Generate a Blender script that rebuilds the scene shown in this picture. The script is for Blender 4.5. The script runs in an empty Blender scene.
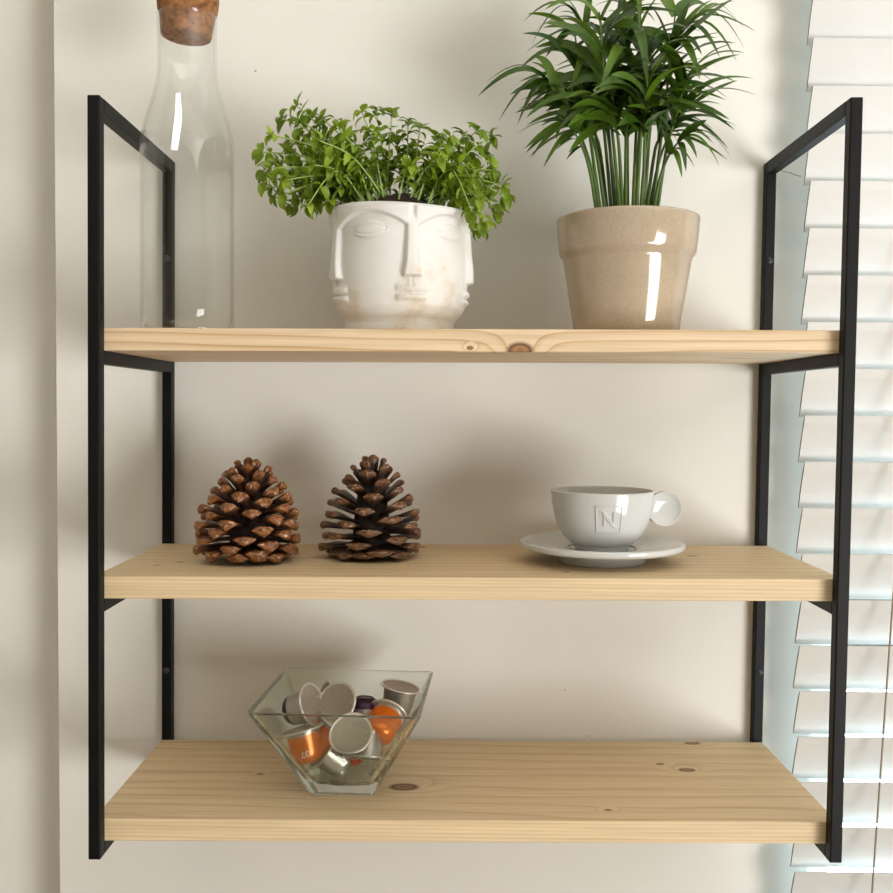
import bpy, bmesh, math, random
from mathutils import Vector, Matrix, Quaternion, noise

S = bpy.context.scene
COL = S.collection
PI = math.pi

# ------------------------------------------------------------------ camera
F_PX, IMG = 1002.43, 893.0
CAM = Vector((0.28291, -0.78429, 0.36080))
YAW, PITCH, ROLL = -0.0018, -0.03865, 0.00791
fw = Vector((math.sin(YAW) * math.cos(PITCH), math.cos(YAW) * math.cos(PITCH), math.sin(PITCH)))
rt = Vector((math.cos(YAW), -math.sin(YAW), 0))
up = rt.cross(fw)
rt, up = (rt * math.cos(ROLL) + up * math.sin(ROLL)), (-rt * math.sin(ROLL) + up * math.cos(ROLL))
cam = bpy.data.objects.new('camera', bpy.data.cameras.new('camera'))
COL.objects.link(cam)
cam.matrix_world = Matrix(((rt.x, up.x, -fw.x, CAM.x), (rt.y, up.y, -fw.y, CAM.y), (rt.z, up.z, -fw.z, CAM.z), (0, 0, 0, 1)))
cam.data.sensor_width = 36.0
cam.data.lens = 36.0 * F_PX / IMG
cam.data.clip_start = 0.01
S.camera = cam

# ------------------------------------------------------------------ light
S.view_settings.view_transform = 'Standard'
S.view_settings.look = 'None'
S.view_settings.gamma = 1.0
S.view_settings.use_curve_mapping = False
S.view_settings.exposure = 0.11
S.cycles.transparent_max_bounces = 32
S.cycles.max_bounces = 12
S.cycles.caustics_refractive = True

world = bpy.data.worlds.new('world'); S.world = world
world.use_nodes = True
bg = world.node_tree.nodes['Background']
bg.inputs[0].default_value = (1.0, 0.88, 0.62, 1)
bg.inputs[1].default_value = 0.135

def area(name, loc, target, sx, sy, power, color):
    l = bpy.data.lights.new(name, 'AREA'); l.shape = 'RECTANGLE'; l.size = sx; l.size_y = sy
    l.energy = power; l.color = color
    o = bpy.data.objects.new(name, l); COL.objects.link(o)
    o.location = loc
    o.rotation_euler = (Vector(target) - Vector(loc)).to_track_quat('-Z', 'Y').to_euler()
    return o
# daylight of the balcony door that stands behind and to the right of the photographer
# (the bright balcony floor throws it upwards)
area('door_daylight', (2.40, -2.20, -0.15), (2.40 - 0.45, -2.20 + 0.25, -0.15 + 0.85), 1.15, 1.9, 110.0, (1.0, 0.995, 0.98))
# soft daylight reflected by the ceiling
area('ceiling_bounce', (0.30, -0.70, 1.43), (0.30, -0.45, 0.0), 2.0, 1.2, 4.5, (1.0, 0.90, 0.68))
# blue daylight outside the window behind the blind
area('outdoor_daylight', (1.25, 1.15, -0.75), (1.00, 0.215, 0.0), 2.2, 1.3, 210.0, (0.60, 0.83, 1.0)).visible_camera = True

# ------------------------------------------------------------------ geometry of the place
DW = 0.215                      # wall plane
W, BW, BT, H = 0.600, 0.0098, 0.0109, 0.6019
Z1, Z2, Z3, TH = 0.42314, 0.22551, 0.02874, 0.018
KS = 0.00438                    # the hand-made rack is a quarter degree out of square
def ray(u, v):
    return rt * ((u - IMG / 2) / F_PX) + up * ((IMG / 2 - v) / F_PX) + fw
def at_y(u, v, y):
    d = ray(u, v); return CAM + d * ((y - CAM.y) / d.y)
def shelf_z(z, x): return z + KS * (x - 0.3)
def skew(x, y, z): return (x + KS * (z - 0.3), y, z + KS * (x - 0.3))

# ------------------------------------------------------------------ materials
MATS = {}
def newmat(name):
    m = bpy.data.materials.new(name); m.use_nodes = True
    nt = m.node_tree
    b = nt.nodes['Principled BSDF']
    MATS[name] = m
    return m, nt, b
def N(nt, t, **kw):
    n = nt.nodes.new(t)
    for k, v in kw.items(): setattr(n, k, v)
    return n
def ramp(nt, stops):
    r = N(nt, 'ShaderNodeValToRGB')
    e = r.color_ramp.elements
    while len(e) < len(stops): e.new(0.5)
    for i, (p, c) in enumerate(stops):
        e[i].position = p; e[i].color = (*c, 1)
    return r
def simple(name, color, rough=0.5, metal=0.0, var=0.06, vscale=60, bump=0.0, bscale=400, spec=0.5):
    m, nt, b = newmat(name)
    tc = N(nt, 'ShaderNodeTexCoord')
    no = N(nt, 'ShaderNodeTexNoise'); no.inputs['Scale'].default_value = vscale; no.inputs['Detail'].default_value = 4
    nt.links.new(tc.outputs['Object'], no.inputs['Vector'])
    r = ramp(nt, [(0.3, tuple(c * (1 - var) for c in color)), (0.7, tuple(min(1, c * (1 + var)) for c in color))])
    nt.links.new(no.outputs['Fac'], r.inputs['Fac'])
    nt.links.new(r.outputs['Color'], b.inputs['Base Color'])
    b.inputs['Roughness'].default_value = rough
    b.inputs['Metallic'].default_value = metal
    b.inputs['Specular IOR Level'].default_value = spec
    if bump:
        n2 = N(nt, 'ShaderNodeTexNoise'); n2.inputs['Scale'].default_value = bscale; n2.inputs['Detail'].default_value = 3
        nt.links.new(tc.outputs['Object'], n2.inputs['Vector'])
        bp = N(nt, 'ShaderNodeBump'); bp.inputs['Strength'].default_value = bump; bp.inputs['Distance'].default_value = 0.001
        nt.links.new(n2.outputs['Fac'], bp.inputs['Height'])
        nt.links.new(bp.outputs['Normal'], b.inputs['Normal'])
    return m

simple('wall_paint', (0.80, 0.778, 0.725), 0.75, var=0.02, vscale=6, bump=0.10, bscale=260)
simple('ceiling_paint', (0.85, 0.83, 0.78), 0.9, var=0.01)
simple('floor_oak', (0.45, 0.33, 0.22), 0.5, var=0.15, vscale=8)
simple('blind_white', (0.66, 0.645, 0.615), 0.42, var=0.015, vscale=30)
simple('window_white', (0.82, 0.82, 0.80), 0.4, var=0.01)
simple('scuff', (0.40, 0.37, 0.33), 0.8, var=0.1)
simple('cord', (0.30, 0.24, 0.17), 0.8, var=0.1)
simple('black_steel', (0.0035, 0.0035, 0.0032), 0.5, var=0.25, vscale=90, bump=0.08, bscale=900, spec=0.22)
simple('screw_steel', (0.03, 0.03, 0.03), 0.35, var=0.1)
simple('white_porcelain', (0.60, 0.60, 0.585), 0.08, var=0.01)
simple('soil', (0.035, 0.017, 0.009), 0.95, var=0.5, vscale=300, bump=1.0, bscale=500)
simple('basil_stem', (0.34, 0.48, 0.12), 0.5, var=0.15)
simple('palm_stem', (0.075, 0.135, 0.018), 0.45, var=0.3, vscale=30)

def leafmat(name, c0, c1, rough, trans, vs):
    m, nt, b = newmat(name)
    oi = N(nt, 'ShaderNodeObjectInfo'); tc = N(nt, 'ShaderNodeTexCoord')
    no = N(nt, 'ShaderNodeTexNoise'); no.inputs['Scale'].default_value = vs
    nt.links.new(tc.outputs['Object'], no.inputs['Vector'])
    ad = N(nt, 'ShaderNodeMath', operation='MULTIPLY_ADD'); ad.inputs[1].default_value = 0.55
    nt.links.new(oi.outputs['Random'], ad.inputs[0])
    ml = N(nt, 'ShaderNodeMath', operation='MULTIPLY'); ml.inputs[1].default_value = 0.5
    nt.links.new(no.outputs['Fac'], ml.inputs[0]); nt.links.new(ml.outputs[0], ad.inputs[2])
    r = ramp(nt, [(0.15, c0), (0.85, c1)])
    nt.links.new(ad.outputs[0], r.inputs['Fac'])
    nt.links.new(r.outputs['Color'], b.inputs['Base Color'])
    b.inputs['Roughness'].default_value = rough
    tr = N(nt, 'ShaderNodeBsdfTranslucent'); nt.links.new(r.outputs['Color'], tr.inputs['Color'])
    mx = N(nt, 'ShaderNodeMixShader'); mx.inputs[0].default_value = trans
    out = nt.nodes['Material Output']
    nt.links.new(b.outputs[0], mx.inputs[1]); nt.links.new(tr.outputs[0], mx.inputs[2])
    nt.links.new(mx.outputs[0], out.inputs['Surface'])
leafmat('basil_leaf', (0.15, 0.245, 0.010), (0.34, 0.46, 0.035), 0.45, 0.30, 90)
leafmat('palm_leaf', (0.016, 0.055, 0.005), (0.115, 0.215, 0.014), 0.34, 0.20, 40)

def thin_glass(name, tint, ior, boost=1.0):
    m, nt, b = newmat(name)
    nt.nodes.remove(b)
    lw = N(nt, 'ShaderNodeLayerWeight'); lw.inputs['Blend'].default_value = 0.5
    pw = N(nt, 'ShaderNodeMath', operation='POWER'); pw.inputs[1].default_value = 5.0; nt.links.new(lw.outputs['Facing'], pw.inputs[0])
    fr = N(nt, 'ShaderNodeMath', operation='MULTIPLY_ADD'); fr.inputs[1].default_value = 0.85 * boost; fr.inputs[2].default_value = 0.045; nt.links.new(pw.outputs[0], fr.inputs[0])
    t = N(nt, 'ShaderNodeBsdfTransparent'); t.inputs['Color'].default_value = (*tint, 1)
    g = N(nt, 'ShaderNodeBsdfGlossy'); g.inputs['Roughness'].default_value = 0.015
    mx = N(nt, 'ShaderNodeMixShader')
    nt.links.new(fr.outputs[0], mx.inputs[0]); nt.links.new(t.outputs[0], mx.inputs[1]); nt.links.new(g.outputs[0], mx.inputs[2])
    nt.links.new(mx.outputs[0], nt.nodes['Material Output'].inputs['Surface'])
thin_glass('bottle_glass', (0.992, 0.996, 0.992), 1.42)
thin_glass('window_glass', (0.97, 0.985, 0.98), 1.45)
def bowl_glass():
    m, nt, b = newmat('bowl_glass')
    nt.nodes.remove(b)
    g = N(nt, 'ShaderNodeBsdfGlass'); g.inputs['IOR'].default_value = 1.47; g.inputs['Color'].default_value = (0.96, 0.985, 0.965, 1); g.inputs['Roughness'].default_value = 0.0
    t = N(nt, 'ShaderNodeBsdfTransparent'); t.inputs['Color'].default_value = (0.96, 0.985, 0.965, 1)
    mx = N(nt, 'ShaderNodeMixShader'); mx.inputs[0].default_value = 0.92
    nt.links.new(t.outputs[0], mx.inputs[1]); nt.links.new(g.outputs[0], mx.inputs[2])
    nt.links.new(mx.outputs[0], nt.nodes['Material Output'].inputs['Surface'])
bowl_glass()

def pine(name, origin, seed, ring, lo, hi, knots, front_scale, wob=2.4):
    """origin: world position of the object's origin; knots: (x, y, z, radius) in world metres."""
    m, nt, b = newmat(name)
    L = nt.links.new
    tc = N(nt, 'ShaderNodeTexCoord')
    add = N(nt, 'ShaderNodeVectorMath', operation='ADD'); add.inputs[1].default_value = origin
    L(tc.outputs['Object'], add.inputs[0])
    mp = N(nt, 'ShaderNodeMapping'); mp.inputs['Scale'].default_value = (2.2, 16, 16); mp.inputs['Location'].default_value = (seed * 3.7, seed, seed * 1.3)
    L(add.outputs[0], mp.inputs['Vector'])
    n1 = N(nt, 'ShaderNodeTexNoise'); n1.inputs['Scale'].default_value = 1.0; n1.inputs['Detail'].default_value = 2
    L(mp.outputs[0], n1.inputs['Vector'])
    sep = N(nt, 'ShaderNodeSeparateXYZ'); L(add.outputs[0], sep.inputs[0])
    # growth-ring coordinate
    a = N(nt, 'ShaderNodeMath', operation='MULTIPLY'); a.inputs[1].default_value = ring; L(sep.outputs['Y'], a.inputs[0])
    c = N(nt, 'ShaderNodeMath', operation='MULTIPLY_ADD'); c.inputs[1].default_value = front_scale; L(sep.outputs['Z'], c.inputs[0]); L(a.outputs[0], c.inputs[2])
    d = N(nt, 'ShaderNodeMath', operation='MULTIPLY_ADD'); d.inputs[1].default_value = wob; L(n1.outputs['Fac'], d.inputs[0]); L(c.outputs[0], d.inputs[2])
    cur = d
    kmask = None; kcols = []
    for (kx, ky, kz, kr) in knots:
        sub = N(nt, 'ShaderNodeVectorMath', operation='SUBTRACT'); sub.inputs[1].default_value = (kx, ky, kz); L(add.outputs[0], sub.inputs[0])
        scl = N(nt, 'ShaderNodeVectorMath', operation='MULTIPLY'); scl.inputs[1].default_value = (0.62, 1, 1); L(sub.outputs[0], scl.inputs[0])
        ln = N(nt, 'ShaderNodeVectorMath', operation='LENGTH'); L(scl.outputs[0], ln.inputs[0])
        dv = N(nt, 'ShaderNodeMath', operation='DIVIDE'); dv.inputs[1].default_value = kr; L(ln.outputs['Value'], dv.inputs[0])
        # bulge of the rings around the knot
        q = N(nt, 'ShaderNodeMath', operation='MULTIPLY'); L(dv.outputs[0], q.inputs[0]); q.inputs[1].default_value = 0.5
        q2 = N(nt, 'ShaderNodeMath', operation='MULTIPLY'); L(q.outputs[0], q2.inputs[0]); L(q.outputs[0], q2.inputs[1])
        q3 = N(nt, 'ShaderNodeMath', operation='MULTIPLY'); L(q2.outputs[0], q3.inputs[0]); q3.inputs[1].default_value = -1.0
        ex = N(nt, 'ShaderNodeMath', operation='EXPONENT'); L(q3.outputs[0], ex.inputs[0])
        bm_ = N(nt, 'ShaderNodeMath', operation='MULTIPLY_ADD'); bm_.inputs[1].default_value = 2.0
        L(ex.outputs[0], bm_.inputs[0]); L(cur.outputs[0], bm_.inputs[2]); cur = bm_
        mr = N(nt, 'ShaderNodeMapRange'); mr.inputs['From Min'].default_value = 0.75; mr.inputs['From Max'].default_value = 1.15
        mr.inputs['To Min'].default_value = 1.0; mr.inputs['To Max'].default_value = 0.0; L(dv.outputs[0], mr.inputs['Value'])
        kc_ = ramp(nt, [(0.0, (0.24, 0.11, 0.04)), (0.45, (0.36, 0.19, 0.08)), (0.80, (0.10, 0.04, 0.014)), (1.0, (0.20, 0.09, 0.035))]); L(dv.outputs[0], kc_.inputs['Fac'])
        kcols.append((mr, kc_))
        if kmask is None: kmask = mr
        else:
            mxm = N(nt, 'ShaderNodeMath', operation='MAXIMUM'); L(kmask.outputs[0], mxm.inputs[0]); L(mr.outputs[0], mxm.inputs[1]); kmask = mxm
    fr = N(nt, 'ShaderNodeMath', operation='FRACT'); L(cur.outputs[0], fr.inputs[0])
    r1 = ramp(nt, [(0.0, lo), (0.10, hi), (0.55, hi), (0.86, tuple(0.65 * h + 0.35 * l for h, l in zip(hi, lo))), (1.0, lo)])
    L(fr.outputs[0], r1.inputs['Fac'])
    # fine fibres
    mp2 = N(nt, 'ShaderNodeMapping'); mp2.inputs['Scale'].default_value = (9, 420, 420); L(add.outputs[0], mp2.inputs['Vector'])
    n2 = N(nt, 'ShaderNodeTexNoise'); n2.inputs['Scale'].default_value = 1.0; n2.inputs['Detail'].default_value = 3; L(mp2.outputs[0], n2.inputs['Vector'])
    r2 = ramp(nt, [(0.3, (0.86, 0.85, 0.83)), (0.7, (1.05, 1.05, 1.05))]); L(n2.outputs['Fac'], r2.inputs['Fac'])
    mu = N(nt, 'ShaderNodeMix', data_type='RGBA', blend_type='MULTIPLY'); mu.inputs[0].default_value = 1.0
    L(r1.outputs['Color'], mu.inputs[6]); L(r2.outputs['Color'], mu.inputs[7])
    last = mu.outputs[2]
    if kmask is not None:
        for mr, kc_ in kcols:
            km = N(nt, 'ShaderNodeMix', data_type='RGBA'); L(mr.outputs[0], km.inputs[0]); L(last, km.inputs[6]); L(kc_.outputs['Color'], km.inputs[7])
            last = km.outputs[2]
    L(last, b.inputs['Base Color'])
    b.inputs['Roughness'].default_value = 0.55
    bp = N(nt, 'ShaderNodeBump'); bp.inputs['Strength'].default_value = 0.12; bp.inputs['Distance'].default_value = 0.0006
    L(n2.outputs['Fac'], bp.inputs['Height']); L(bp.outputs[0], b.inputs['Normal'])
    return m

# ------------------------------------------------------------------ mesh helpers
def obj(name, mesh, mat=None, parent=None, loc=None, rot=None, smooth=None):
    if isinstance(mesh, bmesh.types.BMesh):
        me = bpy.data.meshes.new(name); mesh.normal_update(); mesh.to_mesh(me); mesh.free()
    else: me = mesh
    if mat and not me.materials: me.materials.append(MATS[mat])
    if smooth is not None:
        for p in me.polygons: p.use_smooth = smooth
    o = bpy.data.objects.new(name, me); COL.objects.link(o)
    if parent: o.parent = parent
    if loc is not None: o.location = loc
    if rot is not None: o.rotation_euler = rot
    return o
def tag(o, label=None, cat=None, group=None, kind=None):
    if label: o['label'] = label
    if cat: o['category'] = cat
    if group: o['group'] = group
    if kind: o['kind'] = kind
    return o
def thing(name, loc, label, cat, group=None):
    o = bpy.data.objects.new(name, None); COL.objects.link(o); o.location = loc; o.empty_display_size = 0.02
    return tag(o, label, cat, group)
def box(bm, x0, x1, y0, y1, z0, z1, f=None, nx=1):
    f = f or (lambda x, y, z: (x, y, z))
    vs = [bm.verts.new(f(x, y, z)) for x in (x0, x1) for y in (y0, y1) for z in (z0, z1)]
    for q in ((0, 1, 3, 2), (4, 6, 7, 5), (0, 4, 5, 1), (2, 3, 7, 6), (0, 2, 6, 4), (1, 5, 7, 3)):
        bm.faces.new([vs[i] for i in q])
    return vs
def bevel(bm, off, seg=2):
    bmesh.ops.bevel(bm, geom=list(bm.edges), offset=off, segments=seg, affect='EDGES', profile=0.5)
def boxmesh(x0, x1, y0, y1, z0, z1, f=None, bev=0.0, org=(0, 0, 0), seg=2):
    bm = bmesh.new(); box(bm, x0, x1, y0, y1, z0, z1, f)
    bmesh.ops.recalc_face_normals(bm, faces=bm.faces)
    if bev: bevel(bm, bev, seg)
    bmesh.ops.translate(bm, verts=bm.verts, vec=-Vector(org))
    return bm
def lathe(profile, n=64, closed=False):
    """profile: (r, z) points; r == 0 becomes a pole."""
    bm = bmesh.new(); rings = []
    for r, z in profile:
        if r < 1e-7: rings.append([bm.verts.new((0, 0, z))])
        else: rings.append([bm.verts.new((r * math.cos(2 * PI * i / n), r * math.sin(2 * PI * i / n), z)) for i in range(n)])
    pairs = list(zip(rings, rings[1:]))
    if closed: pairs.append((rings[-1], rings[0]))
    for a, b in pairs:
        for i in range(n):
            j = (i + 1) % n
            if len(a) == 1 and len(b) == 1: continue
            if len(a) == 1: bm.faces.new((a[0], b[j], b[i]))
            elif len(b) == 1: bm.faces.new((a[i], a[j], b[0]))
            else: bm.faces.new((a[i], a[j], b[j], b[i]))
    bmesh.ops.recalc_face_normals(bm, faces=bm.faces)
    return bm
def spline(pts, n):
    """Catmull-Rom through pts (tuples of any size)."""
    P = [pts[0]] + list(pts) + [pts[-1]]; out = []
    for i in range(1, len(P) - 2):
        for k in range(n):
            t = k / n
            out.append(tuple(0.5 * (2 * b + (c - a) * t + (2 * a - 5 * b + 4 * c - d) * t * t + (3 * b - a - 3 * c + d) * t ** 3)
                             for a, b, c, d in zip(P[i - 1], P[i], P[i + 1], P[i + 2])))
    out.append(tuple(pts[-1])); return out
def tube(bm, pts, radii, n=6, cap=True):
    pts = [Vector(p) for p in pts]; rings = []
    if not hasattr(radii, '__len__'): radii = [radii] * len(pts)
    ref = Vector((0.3, 1, 0.1))
    for i, p in enumerate(pts):
        t = (pts[min(i + 1, len(pts) - 1)] - pts[max(i - 1, 0)]).normalized()
        a = t.cross(ref).normalized(); b = t.cross(a)
        rings.append([bm.verts.new(p + (a * math.cos(2 * PI * k / n) + b * math.sin(2 * PI * k / n)) * radii[i]) for k in range(n)])
    for A, B in zip(rings, rings[1:]):
        for k in range(n): bm.faces.new((A[k], A[(k + 1) % n], B[(k + 1) % n], B[k]))
    if cap: bm.faces.new(rings[0][::-1]); bm.faces.new(rings[-1])
    return bm

# ------------------------------------------------------------------ the room
WEDGE = -0.1078                 # outer corner of the wall, left of the rack
RECESS = 0.045
WX0, WX1, WZ0, WZ1 = 0.650, 1.55, -0.42, 1.00      # window opening behind the blind
bm = bmesh.new()
box(bm, WEDGE, WX0, DW, DW + 0.20, -1.25, 1.45)
box(bm, WX1, 2.6, DW, DW + 0.20, -1.25, 1.45)
box(bm, WX0, WX1, DW, DW + 0.20, -1.25, WZ0)
box(bm, WX0, WX1, DW, DW + 0.20, WZ1, 1.45)
bmesh.ops.recalc_face_normals(bm, faces=bm.faces)
wb = tag(obj('wall_back', bm, 'wall_paint'), 'cream painted wall that carries the shelf rack', kind='structure')
wl = tag(obj('wall_alcove', boxmesh(-2.4, WEDGE, DW + RECESS, DW + 0.20, -1.25, 1.45), 'wall_paint'), 'cream wall set back beside the outer corner', kind='structure')
tag(obj('wall_left_blocker', boxmesh(-2.5, -2.4, -3.2, DW + 0.2, -1.25, 1.45), 'wall_paint'), 'unseen cream side wall added to block light from the left', kind='structure')  # out of view, added to hold back world light from the left
tag(obj('floor', boxmesh(-2.5, 2.6, -3.2, DW + 0.2, -1.30, -1.25), 'floor_oak'), 'wooden floor of the room', kind='structure')
tag(obj('ceiling', boxmesh(-2.5, 2.6, -3.2, DW + 0.2, 1.45, 1.50), 'ceiling_paint'), 'white ceiling of the room', kind='structure')
# window behind the blind
wn = bpy.data.objects.new('window_1', None); COL.objects.link(wn); wn.location = (WX0, DW + 0.1, WZ0)
tag(wn, 'white framed window behind the slatted blind', kind='structure')
bm = bmesh.new(); y0, y1, fwid = DW + 0.09, DW + 0.15, 0.055
box(bm, WX0, WX0 + fwid, y0, y1, WZ0, WZ1); box(bm, WX1 - fwid, WX1, y0, y1, WZ0, WZ1)
box(bm, WX0 + fwid, WX1 - fwid, y0, y1, WZ0, WZ0 + fwid); box(bm, WX0 + fwid, WX1 - fwid, y0, y1, WZ1 - fwid, WZ1)
bmesh.ops.translate(bm, verts=bm.verts, vec=-wn.location); bmesh.ops.recalc_face_normals(bm, faces=bm.faces)
obj('window_frame', bm, 'window_white', wn)
obj('pane', boxmesh(WX0 + fwid, WX1 - fwid, DW + 0.118, DW + 0.122, WZ0 + fwid, WZ1 - fwid, org=wn.location), 'window_glass', wn)

# hairline crack in the plaster beside the blind and two small scuffs
bm = bmesh.new(); tube(bm, [at_y(u, v, DW) for u, v in ((781, 170.5), (786, 172.2), (790, 172.6), (795, 175), (801, 176.4))], [0.0003, 0.0003, 0.0005, 0.0004, 0.0005], 5)
obj('plaster_crack', bm, 'cord', wb)
for u, v, r_ in ((255.5, 71, 0.0011), (565, 690, 0.0008), (587, 736, 0.0008)):
    bm = lathe([(0, -0.0003), (r_, -0.0002), (r_, 0.0002), (0, 0.0003)], 10); obj('scuff', bm, 'scuff', wb, loc=at_y(u, v, DW), rot=(PI / 2, 0, 0))

# ------------------------------------------------------------------ blind
BX0, BX1 = 0.6235, 1.62
ZT0, PITCHB = 0.7115, 0.0444
blind = thing('window_blind', (BX0, 0.182, -0.46), 'white wide-slat venetian blind hanging over the window', 'blind')
def slat_mesh():
    bm = bmesh.new()
    hw, ht, n = 0.0242, 0.0014, 6
    prof = []
    for i in range(n + 1):
        a = -1 + 2 * i / n
        prof.append((a * hw, 0.0008 * (1 - a * a) + ht * (1 if abs(a) < 0.99 else 0.55)))
    for i in range(n, -1, -1):
        a = -1 + 2 * i / n
        prof.append((a * hw, 0.0008 * (1 - a * a) - ht * (1 if abs(a) < 0.99 else 0.55)))
    A = [bm.verts.new((0, y, z)) for y, z in prof]; B = [bm.verts.new((BX1 - BX0, y, z)) for y, z in prof]
    k = len(prof)
    for i in range(k): bm.faces.new((A[i], A[(i + 1) % k], B[(i + 1) % k], B[i]))
    for f_ in (bm.faces.new(A), bm.faces.new(B[::-1])): f_.material_index = 1      # raw sawn ends
    bmesh.ops.recalc_face_normals(bm, faces=bm.faces)
    me = bpy.data.meshes.new('slat'); bm.to_mesh(me); bm.free(); me.materials.append(MATS['blind_white']); me.materials.append(MATS['cord'])
    return me
sm = slat_mesh()
tilt = math.asin(0.0155 / 0.0484)
for k in range(-6, 26):
    zt = ZT0 - k * PITCHB
    zc = zt - 0.0484 * math.cos(tilt) / 2
    o = obj('slat', sm, None, blind)
    # local +Y of the slat runs from its top edge (room side) to its bottom edge (window side)
    o.location = Vector((BX0 + 0.0006 * math.sin(k * 2.3), 0.182, zc)) - blind.location
    o.rotation_euler = (-(PI / 2 - tilt), 0, 0.0)
ztop = ZT0 + 6 * PITCHB
obj('headrail', boxmesh(BX0 - 0.004, BX1 + 0.004, 0.155, DW - 0.0005, ztop + 0.006, ztop + 0.056, bev=0.002, org=blind.location), 'blind_white', blind)
zb = ZT0 - 25 * PITCHB - 0.05
obj('bottom_rail', boxmesh(BX0, BX1, 0.158, 0.206, zb - 0.017, zb - 0.002, bev=0.003, org=blind.location), 'blind_white', blind)
c0, c1 = at_y(893.5, 592, 0.160), at_y(872, 893, 0.160)
dirc = (c1 - c0)
bm = bmesh.new(); tube(bm, [c0 - dirc * 1.15 - blind.location + Vector((0, 0.0, 0)), c0 - blind.location, c1 - blind.location, c1 + dirc * 0.5 - blind.location], 0.0009, 6)
obj('pull_cord', bm, 'cord', blind, smooth=True)

# ------------------------------------------------------------------ the rack
RB = Vector(skew(0.3, DW - 0.001, 0.0))
rack = thing('wall_shelf', RB, 'black steel framed wall rack with three pale pine shelves', 'shelf')
def rbox(name, x0, x1, y0, y1, z0, z1, mat, bev):
    return obj(name, boxmesh(x0, x1, y0, y1, z0, z1, skew, bev, RB), mat, rack)
for x0 in (0.0, W - BW):
    x1 = x0 + BW
    rbox('front_post', x0, x1, 0, BT, 0, H, 'black_steel', 0.0010)
    rbox('rear_post', x0, x1, DW - BT, DW, 0, H, 'black_steel', 0.0010)
    rbox('top_bar', x0, x1, BT, DW - BT, H - 0.0118, H, 'black_steel', 0.0007)
    for z in (Z1, Z2, Z3):
        rbox('cross_bar', x0, x1, BT, DW - BT, z - TH - 0.0105, z - TH, 'black_steel', 0.0007)
    for zs in (0.506, 0.0985):
        c = Vector(skew(x0 + BW / 2, DW - BT, zs))
        bm = lathe([(0, 0.0016), (0.0011, 0.0016), (0.0013, 0.0005), (0.0024, 0.0009), (0.0032, 0.0), (0.0032, -0.001), (0, -0.001)], 16)
        obj('screw', bm, 'screw_steel', rack, loc=c - RB, rot=(PI / 2, 0, 0), smooth=True)

def kp(u, v, z):      # knot on top of a shelf
    d = ray(u, v); n = Vector((-KS, 0, 1)); t = ((z - KS * 0.3) - n.dot(CAM)) / n.dot(d)
    q = CAM + d * t; return (q.x, q.y, q.z)
def kf(u, v):         # knot on a front edge
    q = at_y(u, v, BT); return (q.x, q.y, q.z)
pine('pine_upper', RB, 1.0, 40, (0.56, 0.36, 0.17), (0.75, 0.57, 0.375), [(*kf(520, 350.5), 0.0068), (*kf(470, 348), 0.0016)], 110, 3.6)
pine('pine_middle', RB, 2.0, 62, (0.635, 0.46, 0.26), (0.75, 0.58, 0.36), [(*kp(157, 565, Z2), 0.0022), (*kp(180, 562, Z2), 0.0022), (*kp(420, 547, Z2), 0.004), (*kp(566, 572, Z2), 0.0022), (*kp(692, 556, Z2), 0.003)], 330)
pine('pine_lower', RB, 5.0, 48, (0.635, 0.46, 0.26), (0.75, 0.58, 0.36), [(*kp(404, 787, Z3), 0.0085), (*kp(687, 770, Z3), 0.005), (*kp(660, 764, Z3), 0.0025), (*kp(260, 774, Z3), 0.002), (*kp(608, 810, Z3), 0.002), (*kp(692, 743, Z3), 0.005)], 330)
for z, m, lab in ((Z1, 'pine_upper', 'top pine board with a dark knot in its front edge'), (Z2, 'pine_middle', 'middle pine board'), (Z3, 'pine_lower', 'lowest pine board with a round knot')):
    o = rbox('shelf_board', 0.0, W, BT, DW - BT, z - TH, z, m, 0.0008)
    o['label'] = lab

# ------------------------------------------------------------------ carafe
def on_shelf(u, v, y, z):
    p = at_y(u, v, y); return Vector((p.x, y, shelf_z(z, p.x)))
by = 0.095
bp_ = on_shelf(187.6, 250, by, Z1)
bottle = thing('glass_carafe', bp_, 'tall clear glass carafe closed with a cork', 'carafe')
pxm = F_PX / (by - CAM.y)        # pixels per metre at that depth
def hz(v): return at_y(187.6, v, by).z - bp_.z
R0 = 45.3 / pxm; RN = 29.0 / pxm
rim = hz(17)
outer = [(R0 - 0.004, 0.0), (R0 - 0.001, 0.0015), (R0, 0.006), (R0, 0.05), (R0, hz(200)), (R0, hz(150)), (R0 - 0.0012, hz(136)), (R0 - 0.005, hz(118)), (R0 - 0.0105, hz(98)), (RN + 0.0008, hz(82)), (RN - 0.0003, hz(70)), (RN - 0.0005, hz(45)), (RN, rim)]
outer = spline(outer, 4)
th_ = 0.0016
inner = [(max(r - th_, 0.001), z) for r, z in outer if z > 0.007]
prof = [(0, 0.0), (R0 * 0.5, 0.0)] + outer + [(RN - 0.0008, rim + 0.0006)] + inner[::-1] + [(R0 - 0.004, 0.006), (R0 * 0.5, 0.0055), (0, 0.0055)]
obj('carafe_body', lathe(prof, 96), 'bottle_glass', bottle, smooth=True)
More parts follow.
